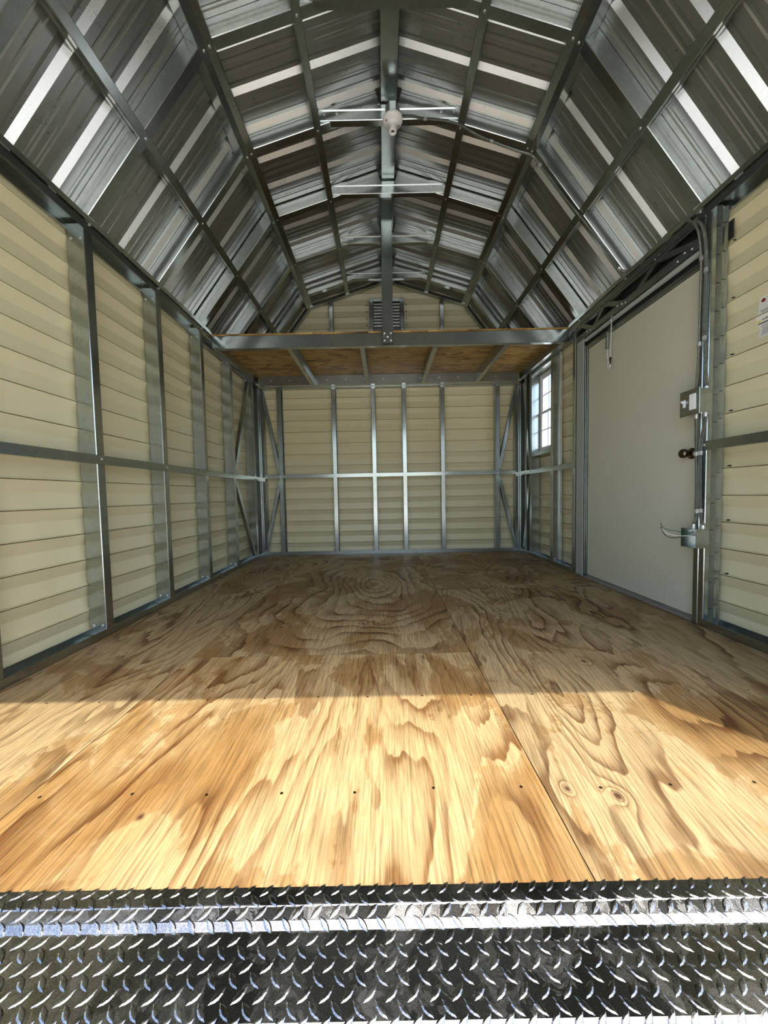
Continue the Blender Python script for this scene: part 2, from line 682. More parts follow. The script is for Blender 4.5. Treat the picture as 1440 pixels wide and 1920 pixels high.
LEFT_LAB = ['steel stud on the left wall closest to the front opening',
            'steel stud on the left wall, first in view, next to the sunlit floor strip',
            'steel stud on the left wall, second in view beyond the sunlit floor strip',
            'steel stud on the left wall just in front of the loft beam end',
            'steel stud on the left wall under the loft where the diagonal braces start',
            'steel stud on the left wall nearest the rear corner, behind the braces']
for k in range(-1, 5):
    side_stud(-1, Y0 + SP * k, LEFT_LAB[k + 1])
side_stud(1, Y0 - SP, 'steel stud on the right wall closest to the front opening')
side_stud(1, 3.80, 'steel stud on the right wall between the window and the side door')
side_stud(1, 4.345, 'steel stud on the right wall at the rear edge of the window', screwed=False)
side_stud(1, 4.50, 'steel stud on the right wall nearest the rear corner', screwed=False)
# slotted strip along the stud beside the window
b = MB()
b.box((XR + .060, 3.755, .05), (XR + .090, 3.7685, 2.2), ch=.003)
b.build('slotted_strip', M['bright'], bpy.data.objects['wall_stud.007'])

# door posts
for nm, y0, y1, lab in (('door_post', 1.980, 2.013, 'tall steel post beside the side door, the one nearer the front opening'),
                        ('door_post', 2.017, 2.052, 'tall steel post touching the latch edge of the side door'),):
    b = MB()
    if y0 < 2:
        # hat shaped web with a step, seen broadside
        pr = [(CH, 0), (.010, .0035), (.030, .0045), (.056, -.004), (.060, .006), (.075, .007), (D - .004, .002), (D - .004, y1 - y0), (.08, y1 - y0), (.08, y1 - y0 - T),
              (D - .008, y1 - y0 - T), (D - .008, .008), (T, .008), (T, y1 - y0 - T), (.012, y1 - y0 - T), (.012, y1 - y0), (0, y1 - y0), (0, CH)]
    else:
        pr = c_prof(D - .004, y1 - y0)
    b.extrude(pr, (XR, y0, .006), (XR, y0, HE - .006), (1, 0, 0), (0, 1, 0))
    r = empty(nm, (XR, (y0 + y1) / 2, 0))
    if y0 < 2:
        c = b
        z = .12
        while z < 2.2:
            c.box((XR + .064, y0 + .0045, z), (XR + .086, y0 + .0055, z + .004), 1)
            c.box((XR + .030, y0 - .0015, z - .02), (XR + .050, y0 + .001, z - .017), 1)
            z += .147
    b.build('channel', [M['galv'], M['darkvoid']], r)
    tag(r, lab, 'door post')
b = MB()
b.extrude(c_prof(D - .004, .05), (XR, 3.336, .006), (XR, 3.336, HE - .006), (1, 0, 0), (0, 1, 0))
tag(b.build('door_post', M['galv']), 'dark steel post between the side door jamb and the window wall', 'door post')

# rear wall studs
REAR = [(-1.325, 'steel stud on the rear wall meeting the left diagonal braces'),
        (-.622, 'steel stud on the rear wall, second from the left corner'),
        (-.108, 'steel stud on the rear wall just left of the middle'),
        (.287, 'steel stud on the rear wall just right of the middle'),
        (.783, 'steel stud on the rear wall, second from the right corner'),
        (1.492, 'steel stud on the rear wall meeting the right diagonal braces')]
for x, lab in REAR:
    b = MB()
    w = .054
    b.extrude(c_prof(D - .004, w), (x - w / 2, YF, .006), (x - w / 2, YF, 2.16), (0, 1, 0), (1, 0, 0))
    tag(b.build('wall_stud', M['galv']), lab, 'wall stud', 'wall studs')
for x, lab, zt in ((-.622, 'short gable stud above the loft, left of the vent', 3.24), (.789, 'short gable stud above the loft, right of the vent', 3.24)):
    b = MB()
    w = .05
    b.extrude(c_prof(.05, w), (x - w / 2, YF, 2.30), (x - w / 2, YF, zt), (0, 1, 0), (1, 0, 0))
    tag(b.build('gable_stud', M['galv']), lab, 'gable stud')
# corner posts
for side, lab in ((-1, 'steel corner post in the rear left corner'), (1, 'steel corner post in the rear right corner')):
    x = XR if side > 0 else XL
    b = MB()
    b.extrude(c_prof(.085, .045), (x, YF - .046, .006), (x, YF - .046, 2.26), (side, 0, 0), (0, 1, 0))
    b.extrude(c_prof(.085, .05), (x - side * .052, YF, .006), (x - side * .052, YF, 2.16), (0, 1, 0), (side, 0, 0))
    tag(b.build('corner_post', M['galv']), lab, 'corner post')


def brace(name, p, q, n, lab, w=.05, d=.035):
    """flat channel from p to q with its face looking along -n"""
    p = V3(p); q = V3(q); n = V3(n)
    t = (q - p).normalized()
    s = t.cross(n).normalized()
    b = MB()
    b.extrude([(-w / 2 + CH, 0), (w / 2 - CH, 0), (w / 2, CH), (w / 2, d), (w / 2 - T, d), (w / 2 - T, T), (-w / 2 + T, T), (-w / 2 + T, d), (-w / 2, d), (-w / 2, CH)],
              p, q, s, n)
    return tag(b.build(name, M['galv']), lab, 'brace', 'corner braces')


zu0, zu1, zl0, zl1 = 2.14, 1.06, .95, .06
brace('corner_brace', (XL + .0 - .012, 4.40, zu0), (XL - .012, 3.93, zu1), (-1, 0, 0), 'dark diagonal brace on the left wall above the mid rail')
brace('corner_brace', (XL - .012, 3.93, zl0), (XL - .012, 4.43, zl1), (-1, 0, 0), 'diagonal brace on the left wall below the mid rail')
brace('corner_brace', (XR + .012, 4.60, zu0), (XR + .012, 4.40, zu1), (1, 0, 0), 'diagonal brace on the right wall above the mid rail')
brace('corner_brace', (XR + .012, 4.40, zl0), (XR + .012, 4.60, zl1), (1, 0, 0), 'diagonal brace on the right wall below the mid rail')
brace('corner_brace', (-1.545, YF + .012, 2.12), (-1.345, YF + .012, 1.08), (0, 1, 0), 'diagonal brace on the rear wall, upper left', w=.045)
brace('corner_brace', (-1.345, YF + .012, .97), (-1.56, YF + .012, .06), (0, 1, 0), 'diagonal brace on the rear wall, lower left', w=.045)
brace('corner_brace', (1.735, YF + .012, 2.12), (1.515, YF + .012, 1.08), (0, 1, 0), 'diagonal brace on the rear wall, upper right', w=.045)
brace('corner_brace', (1.515, YF + .012, .97), (1.73, YF + .012, .06), (0, 1, 0), 'diagonal brace on the rear wall, lower right', w=.045)


# mid rails
def side_rail(side, y0, y1, zc, bays, lab, bys=()):
    x = XR if side > 0 else XL
    h = .050
    r = empty('mid_rail', (x, (y0 + y1) / 2, zc))
    b = MB()
    b.box((x - side * .005, y0, zc - h / 2), (x - side * .0015, y1, zc + h / 2), ch=.0012)
    for a, c in bays:
        for z in (zc - h / 2 + .001, zc + h / 2 - .003):
            b.box((x - side * .0015, a, z), (x + side * .035, c, z + .002))
    b.build('rail', M['galv'], r)
    bolts(r, [((x - side * .005, yb_, zc + .004), (-side, 0, 0), .0055, .004) for yb_ in bys], 'screw')
    tag(r, lab, 'wall rail', 'mid rails')


ys = [Y0 + SP * k for k in range(-1, 5)]
bays = [(YFRONT + .02, ys[0] - .035)] + [(a + .035, c - .035) for a, c in zip(ys, ys[1:])] + [(ys[-1] + .035, YF - .05)]
side_rail(-1, YFRONT + .02, YF - .004, 1.000, bays, 'horizontal steel rail at mid height along the left wall', ys[1:])
side_rail(1, YFRONT + .02, 1.998, 1.005, [(YFRONT + .02, 1.395), (1.47, 1.97)], 'horizontal steel rail on the right wall in front of the side door', [1.99])
side_rail(1, 3.34, YF - .004, 1.010, [(3.39, 3.765), (3.835, 4.31)], 'horizontal steel rail on the right wall below the window', [3.36, 3.80, 4.345, 4.50])
r = empty('mid_rail', (XM, YF, 1.02))
b = MB()
zc = 1.030
b.box((XL + .001, YF - .006, zc - .024), (XR - .001, YF - .0015, zc + .024), ch=.0012)
xs = [XL + .06] + [x for x, _ in REAR] + [XR - .06]
for a, c in zip(xs, xs[1:]):
    for z in (zc - .023, zc + .021):
        b.box((a + .032, YF - .0015, z), (c - .032, YF + .010, z + .002))
b.build('rail', M['galv'], r)
bolts(r, [((x, YF - .006, zc), (0, -1, 0), .0055, .004) for x, _ in REAR], 'screw')
tag(r, 'horizontal steel rail at mid height across the rear wall', 'wall rail', 'mid rails')


# bottom and top tracks (U channels)
def track(name, side, y0, y1, top, lab):
    x = XR if side > 0 else XL
    xi = x - side * .0045
    xo = x + side * (D - .001)
    b = MB()
    if not top:
        a, c, h = .0005, .003, .042
    else:
        a, c, h = HE + .0135, HE + .011, -.045
    leg_t = .003
    b.box((min(xi, xo), y0, min(a, c)), (max(xi, xo), y1, max(a, c)))
    b.box((xi, y0, a), (xi + side * leg_t, y1, a + h), ch=.001)
    b.box((xo - side * leg_t, y0, a), (xo, y1, a + h), ch=.001)
    tag(b.build(name, M['galv']), lab, 'wall track')


track('bottom_track', -1, YFRONT + .02, YF - .006, False, 'steel track on the floor along the left wall')
track('bottom_track', 1, YFRONT + .02, 1.978, False, 'steel track on the floor along the right wall in front of the side door')
track('bottom_track', 1, 3.392, YF - .006, False, 'steel track on the floor along the right wall under the window')
track('top_track', -1, YFRONT + .02, YF - .006, True, 'steel top track along the left wall under the roof')
track('top_track', 1, YFRONT + .02, YF - .006, True, 'steel top track along the right wall above door and window')
b = MB()
b.box((XL + .002, YF - .005, .0005), (XR - .002, YF + D - .002, .003))
b.box((XL + .002, YF - .005, .003), (XR - .002, YF - .002, .045), ch=.001)
tag(b.build('bottom_track', M['galv']), 'steel track on the floor along the rear wall', 'wall track')
b = MB()
b.box((XL + .06, YF - .003, 2.163), (XR - .06, YF + D - .002, 2.170))
b.box((XL + .06, YF - .003, 2.170), (XR - .06, YF, 2.20), ch=.001)
tag(b.build('top_track', M['galv']), 'steel top track across the rear wall behind the loft', 'wall track')

# ------------------------------------------------------------------ roof framing
PW = .050
TR = [('steel roof truss nearest the front opening, cut by the top of the picture', -1),
      ('steel roof truss whose collar tie touches the top edge of the picture', 0),
      ('steel roof truss that carries the white lamp holder', 1),
      ('steel roof truss directly behind the lamp holder truss', 2),
      ('steel roof truss just behind the loft post', 3),
      ('rearmost steel roof truss with collar tie, in front of the gable vent', 4)]
for lab, k in TR:
    yc = Y0 + SP * k
    w = .058
    r = empty('roof_truss', (XM, yc, 3.36))
    for s in (-1, 1):
        (e, dl, nl, ll), (kk, du, nu, lu) = slope(s)
        mid = ll * .4964
        up = lu * (KX - .5) / KX
        for (o, dd, nn, a, c) in ((e, dl, nl, .046, mid - PW / 2), (e, dl, nl, mid + PW / 2, ll - .047),
                                  (kk, du, nu, .047, up - PW / 2), (kk, du, nu, up + PW / 2, lu - .066)):
            b = MB()
            p0 = o + dd * a
            p1 = o + dd * c
            b.extrude(c_prof(D - .002, w), (p0.x, yc - w / 2, p0.z), (p1.x, yc - w / 2, p1.z), nn, (0, 1, 0))
            b.build('rafter', M['galv'], r)
    # collar tie
    b = MB()
    zt0, zt1 = 3.360, 3.462
    pr = [(0, .003), (.003, 0), (.060, 0), (.066, .006), (.072, 0), (zt1 - zt0 - .003, 0), (zt1 - zt0, .003), (zt1 - zt0, .035),
          (zt1 - zt0 - T, .035), (zt1 - zt0 - T, .006), (.066, .010), (T, .006), (T, .045), (0, .045)]
    b.extrude(pr, (XM - .485, yc - .036, zt0), (XM + .485, yc - .036, zt0), (0, 0, 1), (0, 1, 0))
    b.build('collar_tie', M['galv'], r)
    sp_ = [((XM + dx, yc - .036, zt0 + .045), (0, -1, 0), .007, .006) for dx in (-.45, -.36, .36, .45)]
    for s in (-1, 1):
        (e, dl, nl, ll), (kk, du, nu, lu) = slope(s)
        for (o, dd, nn, a) in ((e, dl, nl, .012), (e, dl, nl, ll * .4964), (e, dl, nl, ll - .020), (kk, du, nu, .020), (kk, du, nu, lu * (KX - .5) / KX)):
            p = o + dd * a - nn * .003
            sp_.append(((p.x, yc, p.z), -nn, .0055, .004))
    bolts(r, sp_)
    tag(r, lab, 'roof truss', 'roof trusses')

SIDE = {-1: 'left', 1: 'right'}
YA, YB = YFRONT + .02, YF - .002
for s in (-1, 1):
    (e, dl, nl, ll), (kk, du, nu, lu) = slope(s)
    for nm, o, dd, nn, a, lab in (('roof_purlin', e, dl, nl, ll * .4964, f'long steel purlin along the middle of the steep {SIDE[s]} roof slope'),
                                  ('roof_purlin', kk, du, nu, lu * (KX - .5) / KX, f'long steel purlin on the upper {SIDE[s]} roof slope touching the collar tie ends')):
        b = MB()
        p = o + dd * (a - PW / 2) - nn * .003
        # rectangular section with a groove on the downhill side
        pr = [(CH, 0), (PW - CH, 0), (PW, CH), (PW, D), (0, D), (0, .06), (.004, .056), (.004, .03), (0, .026), (0, CH)]
        b.extrude(pr, (p.x, YA, p.z), (p.x, YB, p.z), dd, nn)
        tag(b.build(nm, M['galv']), lab, 'roof purlin', 'roof purlins')
    # knee purlin: two flanges meeting at the change of slope
    b = MB()
    p = kk - nl * .003 - dl * .046
    b.extrude([(CH, 0), (.046, 0), (.046, .05), (0, D), (0, CH)], (p.x, YA, p.z), (p.x, YB, p.z), dl, nl)
    p = kk - nu * .003
    b.extrude([(0, 0), (.046 - CH, 0), (.046, CH), (.046, D), (0, .05)], (p.x, YA, p.z), (p.x, YB, p.z), du, nu)
    tag(b.build('knee_purlin', M['galv']), f'long folded steel purlin along the {SIDE[s]} bend of the roof', 'roof purlin')
    # eave plate on the slope foot
    b = MB()
    p = e - nl * .001 + dl * .022
    b.extrude([(0, .02), (.0, 0), (.022, 0), (.022, .09), (.018, .09), (.018, .004), (.004, .004), (.004, .02)], (p.x, YA, p.z), (p.x, YB, p.z), dl, nl)
    tag(b.build('eave_plate', M['galv']), f'narrow steel plate at the foot of the {SIDE[s]} roof slope', 'eave plate')
    # rear rake members
    r = None
b = MB()
b.extrude([(-.056, .0), (-.052, -.003), (.052, -.003), (.056, 0), (.056, .075), (.052, .075), (.052, .003), (-.052, .003), (-.052, .075), (-.056, .075)],
          (XM, YA, 3.475), (XM, YB, 3.475), (1, 0, 0), (0, 0, 1))
tag(b.build('ridge_beam', M['galv']), 'steel ridge beam running along the top of the roof', 'ridge beam')
rk = empty('gable_truss', (XM, YF, 3.2))
for s in (-1, 1):
    (e, dl, nl, ll), (kk, du, nu, lu) = slope(s)
    for (o, dd, nn, a, c) in ((e, dl, nl, .05, ll), (kk, du, nu, 0, lu - .02)):
        b = MB()
        p0 = o + dd * a - nn * .01
        p1 = o + dd * c - nn * .01
        b.extrude([(0, .002), (.035, .002), (.035, .06), (.031, .06), (.031, .006), (.004, .006), (.004, .06), (0, .06)],
                  (p0.x, YF, p0.z), (p1.x, YF, p1.z), nn, (0, 1, 0))
        b.build('rake_bar', M['galv'], rk)
tag(rk, 'steel frame following the rear gable outline above the loft', 'gable truss')

# ------------------------------------------------------------------ loft
LY0, LY1 = 3.45, 4.60
LZ0, LZ1 = 2.168, 2.286
loft = empty('loft_platform', (XM, LY0, LZ0))
b = MB()
H = LZ1 - LZ0
b.extrude([(0, CH), (CH, 0), (H - CH, 0), (H, CH), (H, .045), (H - T, .045), (H - T, T), (T, T), (T, .045), (0, .045)],
          (XL + .008, LY0, LZ0), (XR - .008, LY0, LZ0), (0, 0, 1), (0, 1, 0))
b.build('front_beam', M['galv'], loft)
for xj in (-.865, -.172, .525, 1.205):
    b = MB()
    b.extrude([(-.022, 0), (.022, 0), (.022, .012), (.019, .012), (.019, .003), (-.019, .003), (-.019, H - .006), (.02, H - .006), (.02, H - .003), (-.022, H - .003)],
              (xj, LY0 + .046, LZ0), (xj, LY1 - .002, LZ0), (1, 0, 0), (0, 0, 1))
    b.build('joist', M['galv'], loft)
for s in (-1, 1):
    x = (XR if s > 0 else XL) - s * .007
    b = MB()
    b.extrude([(0, 0), (.05, 0), (.05, .003), (.003, .003), (.003, H - .003), (0, H - .003)], (x, LY0 + .046, LZ0), (x, LY1 - .002, LZ0), (-s, 0, 0), (0, 0, 1))
    b.build('side_ledger', M['galv'], loft)
b = MB()
b.extrude([(0, 0), (H - .003, 0), (H - .003, .003), (.003, .003), (.003, .09), (0, .09)], (XL + .058, LY1, LZ0), (XR - .058, LY1, LZ0), (0, 0, 1), (0, 1, 0))
led = b.build('rear_ledger', M['galv'], loft)
bolts(led, [((XL + .2 + i * .235, LY1, LZ0 + .06), (0, -1, 0), .0055, .004) for i in range(13)], 'screw')
b = MB()
b.box((XL + .004, LY0 - .004, LZ1 + .0005), (XR - .004, YF - .01, LZ1 + .014))
b.build('plywood_deck', ply_mat('loft_plywood', 22.0, 7.0, 1.4, 8, rot=1.5708, stain=.60, light=(.52, .33, .10), dark=(.11, .042, .010)), loft)
# the fibre runs across the loft, so its grain is turned
tag(loft, 'raised plywood loft on steel joists across the rear of the shed', 'loft')

post = empty('loft_post', (.07, LY0 - .02, LZ0))
b = MB()
b.extrude([(0, CH), (CH, 0), (.1 - CH, 0), (.1, CH), (.1, .040), (.1 - T, .040), (.1 - T, T), (T, T), (T, .040), (0, .040)],
          (.020, LY0 - .0445, LZ0 + .004), (.030, LY0 - .0445, 3.470), (1, 0, 0), (0, 1, 0))
b.build('channel', M['galv'], post)
bolts(post, [((.071 + dx, LY0 - .0445, LZ0 + dz), (0, -1, 0), .0065, .006) for dx, dz in ((-.03, .03), (.03, .03), (-.03, .095), (.03, .095), (0, .062))])
tag(post, 'upright steel post bolted to the middle of the loft beam, rising to the ridge', 'post')

# ------------------------------------------------------------------ gable vent
vent = empty('gable_vent', (.087, YF, 2.85))
b = MB()
vx0, vx1, vz0, vz1 = -.135, .308, 2.850, 3.262
fw = .055
yv = YF - .004
for a, c in (((vx0, yv, vz0), (vx0 + fw, yv + .03, vz1)), ((vx1 - fw, yv, vz0), (vx1, yv + .03, vz1)),
             ((vx0 + fw, yv, vz0), (vx1 - fw, yv + .03, vz0 + fw * .8)), ((vx0 + fw, yv, vz1 - fw * .8), (vx1 - fw, yv + .03, vz1))):
    b.box(a, c, ch=.004)
vf = b.build('vent_frame', M['galv'], vent)
bolts(vf, [((x, yv, z), (0, -1, 0), .008, .004) for x, z in ((vx0 + .025, vz0 + .02), (vx1 - .025, vz0 + .02), (vx0 + .025, vz1 - .02), (vx1 - .025, vz1 - .02))])
nl_ = 8
for i in range(nl_):
    z = vz0 + fw + i * (vz1 - vz0 - 1.9 * fw) / nl_
    b = MB()
    b.extrude([(0, .0), (.012, -.018), (.030, -.022), (.033, -.018), (.014, -.012), (.004, .004)],
              (vx0 + fw + .002, yv + .035, z), (vx1 - fw - .002, yv + .035, z), (0, 0, 1), (0, 1, 0))
    b.build('louver', M['roof'], vent)
b = MB()
b.box((vx0 + fw * .8, yv + .045, vz0 + fw * .6), (vx1 - fw * .8, yv + .048, vz1 - fw * .6))
b.build('backing_screen', M['darkvoid'], vent)
tag(vent, 'louvred galvanized vent in the rear gable, partly behind the loft post', 'vent')
b = MB()
for x in (-.17, .345):
    for i in range(6):
        bolt(b, (x, YEND - .006, 2.80 + i * .085), (0, -1, 0), .005, .006)
tag(b.build('siding_screw', M['darkvoid']), 'dark screw tips in the siding on both sides of the gable vent', 'screws', kind='stuff')

# ------------------------------------------------------------------ side door
door = MB()
DZ0, DZ1 = .030, 1.994
door.box((XR + .030, 2.062, DZ0), (XR + .070, 3.178, DZ1), ch=.003)
door = door.build('door_1', M['door'])
tag(door, 'plain off-white side door in the right wall', kind='structure')
hb = MB()
hy, hz = 2.105, .975
hb.lathe([(.032, 0), (.032, .006), (.026, .010), (.019, .014), (.0185, .030), (.022, .036), (.026, .046), (.027, .056), (.022, .066), (.012, .070), (.006, .071)],
         (XR + .030, hy, hz), (-1, 0, 0), 20)
hb.build('door_knob', M['bronze'], door, smooth=True, label='dark bronze door knob')
b = MB()
b.box((XR + .020, 3.181, .03), (XR + .075, 3.189, 2.03), ch=.002)
b.box((XR + .012, 3.194, .03), (XR + .070, 3.204, 2.03), ch=.003)
b.box((XR + .016, 2.056, 1.998), (XR + .075, 3.180, 2.030), ch=.003)
tag(b.build('trim_1', M['galv']), kind='structure')
b = MB()
b.box((XR + .004, 3.210, .014), (XR + .012, 3.325, 2.096), ch=.002)
tag(b.build('trim_5', M['jamb']), kind='structure')
b = MB()
cc = [(.017 * math.cos(math.pi * i / 8), .020 * math.sin(math.pi * i / 8)) for i in range(9)]
b.extrude([(c_, -d_) for c_, d_ in cc], (XR + .024, 2.056, 2.081), (XR + .024, 3.205, 2.081), (0, 0, 1), (1, 0, 0))
tag(b.build('trim_6', M['jamb']), kind='structure')
b = MB()
b.box((XR - .002, 2.056, .0008), (XR + .090, 3.326, .012), ch=.002)
b.box((XR + .028, 2.056, .012), (XR + .090, 3.20, .026), ch=.002)
tag(b.build('trim_2', M['sill']), kind='structure')
# black sheet added behind the door head; its colour stands for shade
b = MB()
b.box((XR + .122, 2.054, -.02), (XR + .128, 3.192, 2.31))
tag(b.build('shade_backing', M['darkvoid']), kind='structure')
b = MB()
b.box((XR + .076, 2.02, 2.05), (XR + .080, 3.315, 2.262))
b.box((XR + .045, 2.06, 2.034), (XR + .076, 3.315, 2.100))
tag(b.build('shade_filler', M['darkvoid']), kind='structure')  # fills the gaps behind and under the lattice with black in place of shade

hd = empty('door_header', (XR, 2.7, 2.06))
b = MB()
b.box((XR - .002, 2.055, 2.101), (XR + .004, 3.332, 2.146), ch=.0015)
b.box((XR + .004, 2.055, 2.101), (XR + .040, 3.332, 2.104))
b.build('bottom_chord', M['galv'], hd)
b = MB()
b.box((XR + .002, 2.055, 2.222), (XR + .006, 3.312, 2.262), ch=.0015)
b.build('top_chord', M['galv'], hd)
for (ya, za, yb2, zb2) in ((2.06, 2.135, 2.36, 2.225), (2.36, 2.235, 2.58, 2.12), (2.70, 2.135, 2.92, 2.235), (2.92, 2.235, 3.08, 2.12), (3.09, 2.13, 3.27, 2.235)):
    p = V3((XR + .0045, ya, za)); q = V3((XR + .0045, yb2, zb2))
    t_ = (q - p).normalized()
    s_ = t_.cross(V3((1, 0, 0)))
    b = MB()
    b.extrude([(-.017, 0), (.017, 0), (.017, .025), (.014, .025), (.014, .003), (-.014, .003), (-.014, .025), (-.017, .025)], p, q, s_, (1, 0, 0))
    b.build('web_brace', M['galv'], hd)
bolts(hd, [((XR - .002, y_, z_), (-1, 0, 0), .005, .004) for y_, z_ in ((2.10, 2.12), (2.15, 2.13), (2.20, 2.112), (2.34, 2.245), (2.38, 2.24), (2.66, 2.118), (2.70, 2.128), (2.75, 2.138), (2.92, 2.245), (3.1, 2.12), (3.15, 2.13), (3.28, 2.245))], 'screw')
tag(hd, 'open steel lattice header with zigzag braces above the side door', 'header')

# ------------------------------------------------------------------ window in the right wall
xw = XR + D
b = MB()
b.box((xw + .002, WY0, WZ0), (xw + .030, WY0 + .03, WZ1), ch=.003)
b.box((xw + .002, WY1 - .03, WZ0), (xw + .030, WY1, WZ1), ch=.003)
b.box((xw + .002, WY0 + .03, WZ0), (xw + .030, WY1 - .03, WZ0 + .03), ch=.003)
b.box((xw + .002, WY0 + .03, WZ1 - .03), (xw + .030, WY1 - .03, WZ1), ch=.003)
win = b.build('window_1', M['white'])
tag(win, 'small divided window in the right wall under the loft', kind='structure')
b = MB()
zm = (WZ0 + WZ1) / 2
for z0_, z1_, x_ in ((zm - .01, WZ1 - .03, .012), (WZ0 + .03, zm + .02, .004)):
    s_ = MB()
    y0_, y1_ = WY0 + .03, WY1 - .03
    X0, X1 = xw + x_, xw + x_ + .014
    s_.box((X0, y0_, z0_), (X1, y0_ + .022, z1_), ch=.002)
    s_.box((X0, y1_ - .022, z0_), (X1, y1_, z1_), ch=.002)
    s_.box((X0, y0_ + .022, z0_), (X1, y1_ - .022, z0_ + .026), ch=.002)
    s_.box((X0, y0_ + .022, z1_ - .026), (X1, y1_ - .022, z1_), ch=.002)
    sash = s_.build('window_sash', M['white'], win)
    mu = MB()
    yc_ = (y0_ + y1_) / 2
    mu.box((X0 + .003, yc_ - .006, z0_ + .026), (X1 - .003, yc_ + .006, z1_ - .026))
    zc_ = (z0_ + z1_) / 2
    mu.box((X0 + .003, y0_ + .022, zc_ - .006), (X1 - .003, yc_ - .006, zc_ + .006))
    mu.box((X0 + .003, yc_ + .006, zc_ - .006), (X1 - .003, y1_ - .022, zc_ + .006))
    mu.build('muntin', M['white'], sash)
    gl = MB()
    gl.box((X0 + .010, y0_ + .02, z0_ + .02), (X0 + .012, y1_ - .02, z1_ - .02))
    gl.build('pane', M['glass'], sash)
b = MB()
b.box((XR + .001, 3.832, 1.185), (XR + .005, 4.312, 1.232), ch=.0015)
b.box((XR + .005, 3.832, 1.228), (XR + .090, 4.312, 1.232))
b.build('window_sill', M['galv'], win)
b = MB()
b.box((XR + .001, 3.832, 2.135), (XR + .005, 4.312, 2.215), ch=.0015)
b.box((XR + .005, 3.832, 2.135), (XR + .090, 4.312, 2.139))
b.build('window_head', M['galv'], win)

# ------------------------------------------------------------------ electrical
def catmull(pts, n=14):
    P = [V3(p) for p in pts]
    P = [P[0] * 2 - P[1]] + P + [P[-1] * 2 - P[-2]]
    out = []
    for i in range(1, len(P) - 2):
        for j in range(n):
            t = j / n
            out.append(.5 * ((2 * P[i]) + (P[i + 1] - P[i - 1]) * t + (2 * P[i - 1] - 5 * P[i] + 4 * P[i + 1] - P[i + 2]) * t * t
                             + (-P[i - 1] + 3 * P[i] - 3 * P[i + 1] + P[i + 2]) * t ** 3))
    out.append(P[-2])
    return out


def resample(pts, step):
    L = [0]
    for a, c in zip(pts, pts[1:]):
        L.append(L[-1] + (c - a).length)
    n = max(2, int(L[-1] / step))
    out = []
    j = 0
    for i in range(n + 1):
        d_ = L[-1] * i / n
        while j < len(L) - 2 and L[j + 1] < d_:
            j += 1
        t = (d_ - L[j]) / max(1e-9, L[j + 1] - L[j])
        out.append(pts[j].lerp(pts[j + 1], t))
    return out


def conduit(pts, lab, r=.0082, straps=(), sn=(-1, 0, 0)):
    c = resample(catmull(pts), .0035)
    rr = [r * (1.0 if i % 2 else .84) for i in range(len(c))]
    b = MB()
    b.tube(c, rr, 8)
    o = b.build('flexible_conduit', M['galv'])
    for f in straps:
        i = int(f * (len(c) - 1))
        i = max(2, min(len(c) - 5, i))
        s_ = MB()
        s_.tube(c[i - 2:i + 5], r * 1.28, 8)
        s_.build('strap', M['bright'], o)
    tag(o, lab, 'conduit')
    return o


RY = Y0 + SP - .025
lamp = empty('lamp_holder', (.125, RY, 3.36))
b = MB()
LX, LY_ = .117, 2.600
oct_ = [(.052 * math.cos(math.pi / 8 + i * math.pi / 4), .052 * math.sin(math.pi / 8 + i * math.pi / 4)) for i in range(8)]
b.extrude(oct_, (LX, LY_ - .03, 3.385), (LX, LY_ - .03, 3.318), (1, 0, 0), (0, 1, 0))
b.build('octagon_box', M['galv'], lamp)
b = MB()
b.lathe([(.060, 0), (.067, .004), (.068, .012), (.062, .020), (.044, .026), (.028, .034), (.024, .046), (.0235, .066), (.026, .070), (.026, .086), (.021, .090), (.015, .088), (.015, .070)],
        (LX, LY_ - .03, 3.317), (0, 0, -1), 32)
b.build('porcelain_body', M['porcelain'], lamp, smooth=True)
b = MB()
b.lathe([(.0145, .074), (.0145, .0745), (.004, .075), (.004, .084), (.002, .085)], (LX, LY_ - .03, 3.317), (0, 0, -1), 16)
b.build('contact', M['bronze'], lamp)
b = MB()
for dx, dy in ((-.042, -.018), (.040, .022)):
    b.lathe([(.006, 0), (.006, .004), (.003, .006)], (LX + dx, LY_ - .03 + dy, 3.295), (0, 0, -1), 10)
b.build('screw', M['bronze'], lamp)
tag(lamp, 'white porcelain lamp holder without a bulb under the collar tie', 'lamp holder')

(e, dl, nl, ll), (kk, du, nu, lu) = slope(1)
conduit([(LX + .052, LY_ - .03, 3.335), (.25, 2.575, 3.338), (.32, 2.60, 3.347), (.47, 2.612, 3.343), (.58, 2.62, 3.318), (.726, 2.63, 3.248), (.948, 2.635, 3.165),
         (1.06, 2.64, 3.135), (1.101, 2.645, 3.118), (1.182, 2.645, 3.022), (1.297, 2.645, 2.872), (1.419, 2.635, 2.709), (1.546, 2.626, 2.543),
         (1.662, 2.632, 2.39), (1.725, 2.62, 2.315), (1.745, 2.55, 2.296), (1.757, 2.378, 2.305), (1.757, 2.229, 2.315), (1.757, 2.13, 2.297), (1.757, 2.055, 2.21),
         (1.757, 2.028, 2.10), (1.757, 2.018, 1.97), (1.757, 2.020, 1.69), (1.757, 2.024, 1.464), (1.757, 2.035, 1.318)],
        'long flexible metal conduit from the lamp holder down the right slope to the switch box', straps=(.05, .19, .30, .56, .80, .93))
conduit([(1.759, 2.070, 2.262), (1.759, 2.020, 2.19), (1.759, 1.998, 2.08), (1.759, 1.992, 1.91), (1.759, 1.996, 1.69), (1.759, 1.984, 1.45), (1.759, 1.971, 1.318)],
        'flexible metal conduit running beside the long one, ending behind the switch box', straps=(.35, .72))
conduit([(1.757, 2.032, 1.165), (1.757, 2.026, .968), (1.757, 2.014, .64), (1.757, 2.034, .568)],
        'flexible metal conduit between switch box and junction box, the one nearer the door', straps=(.33, .86))
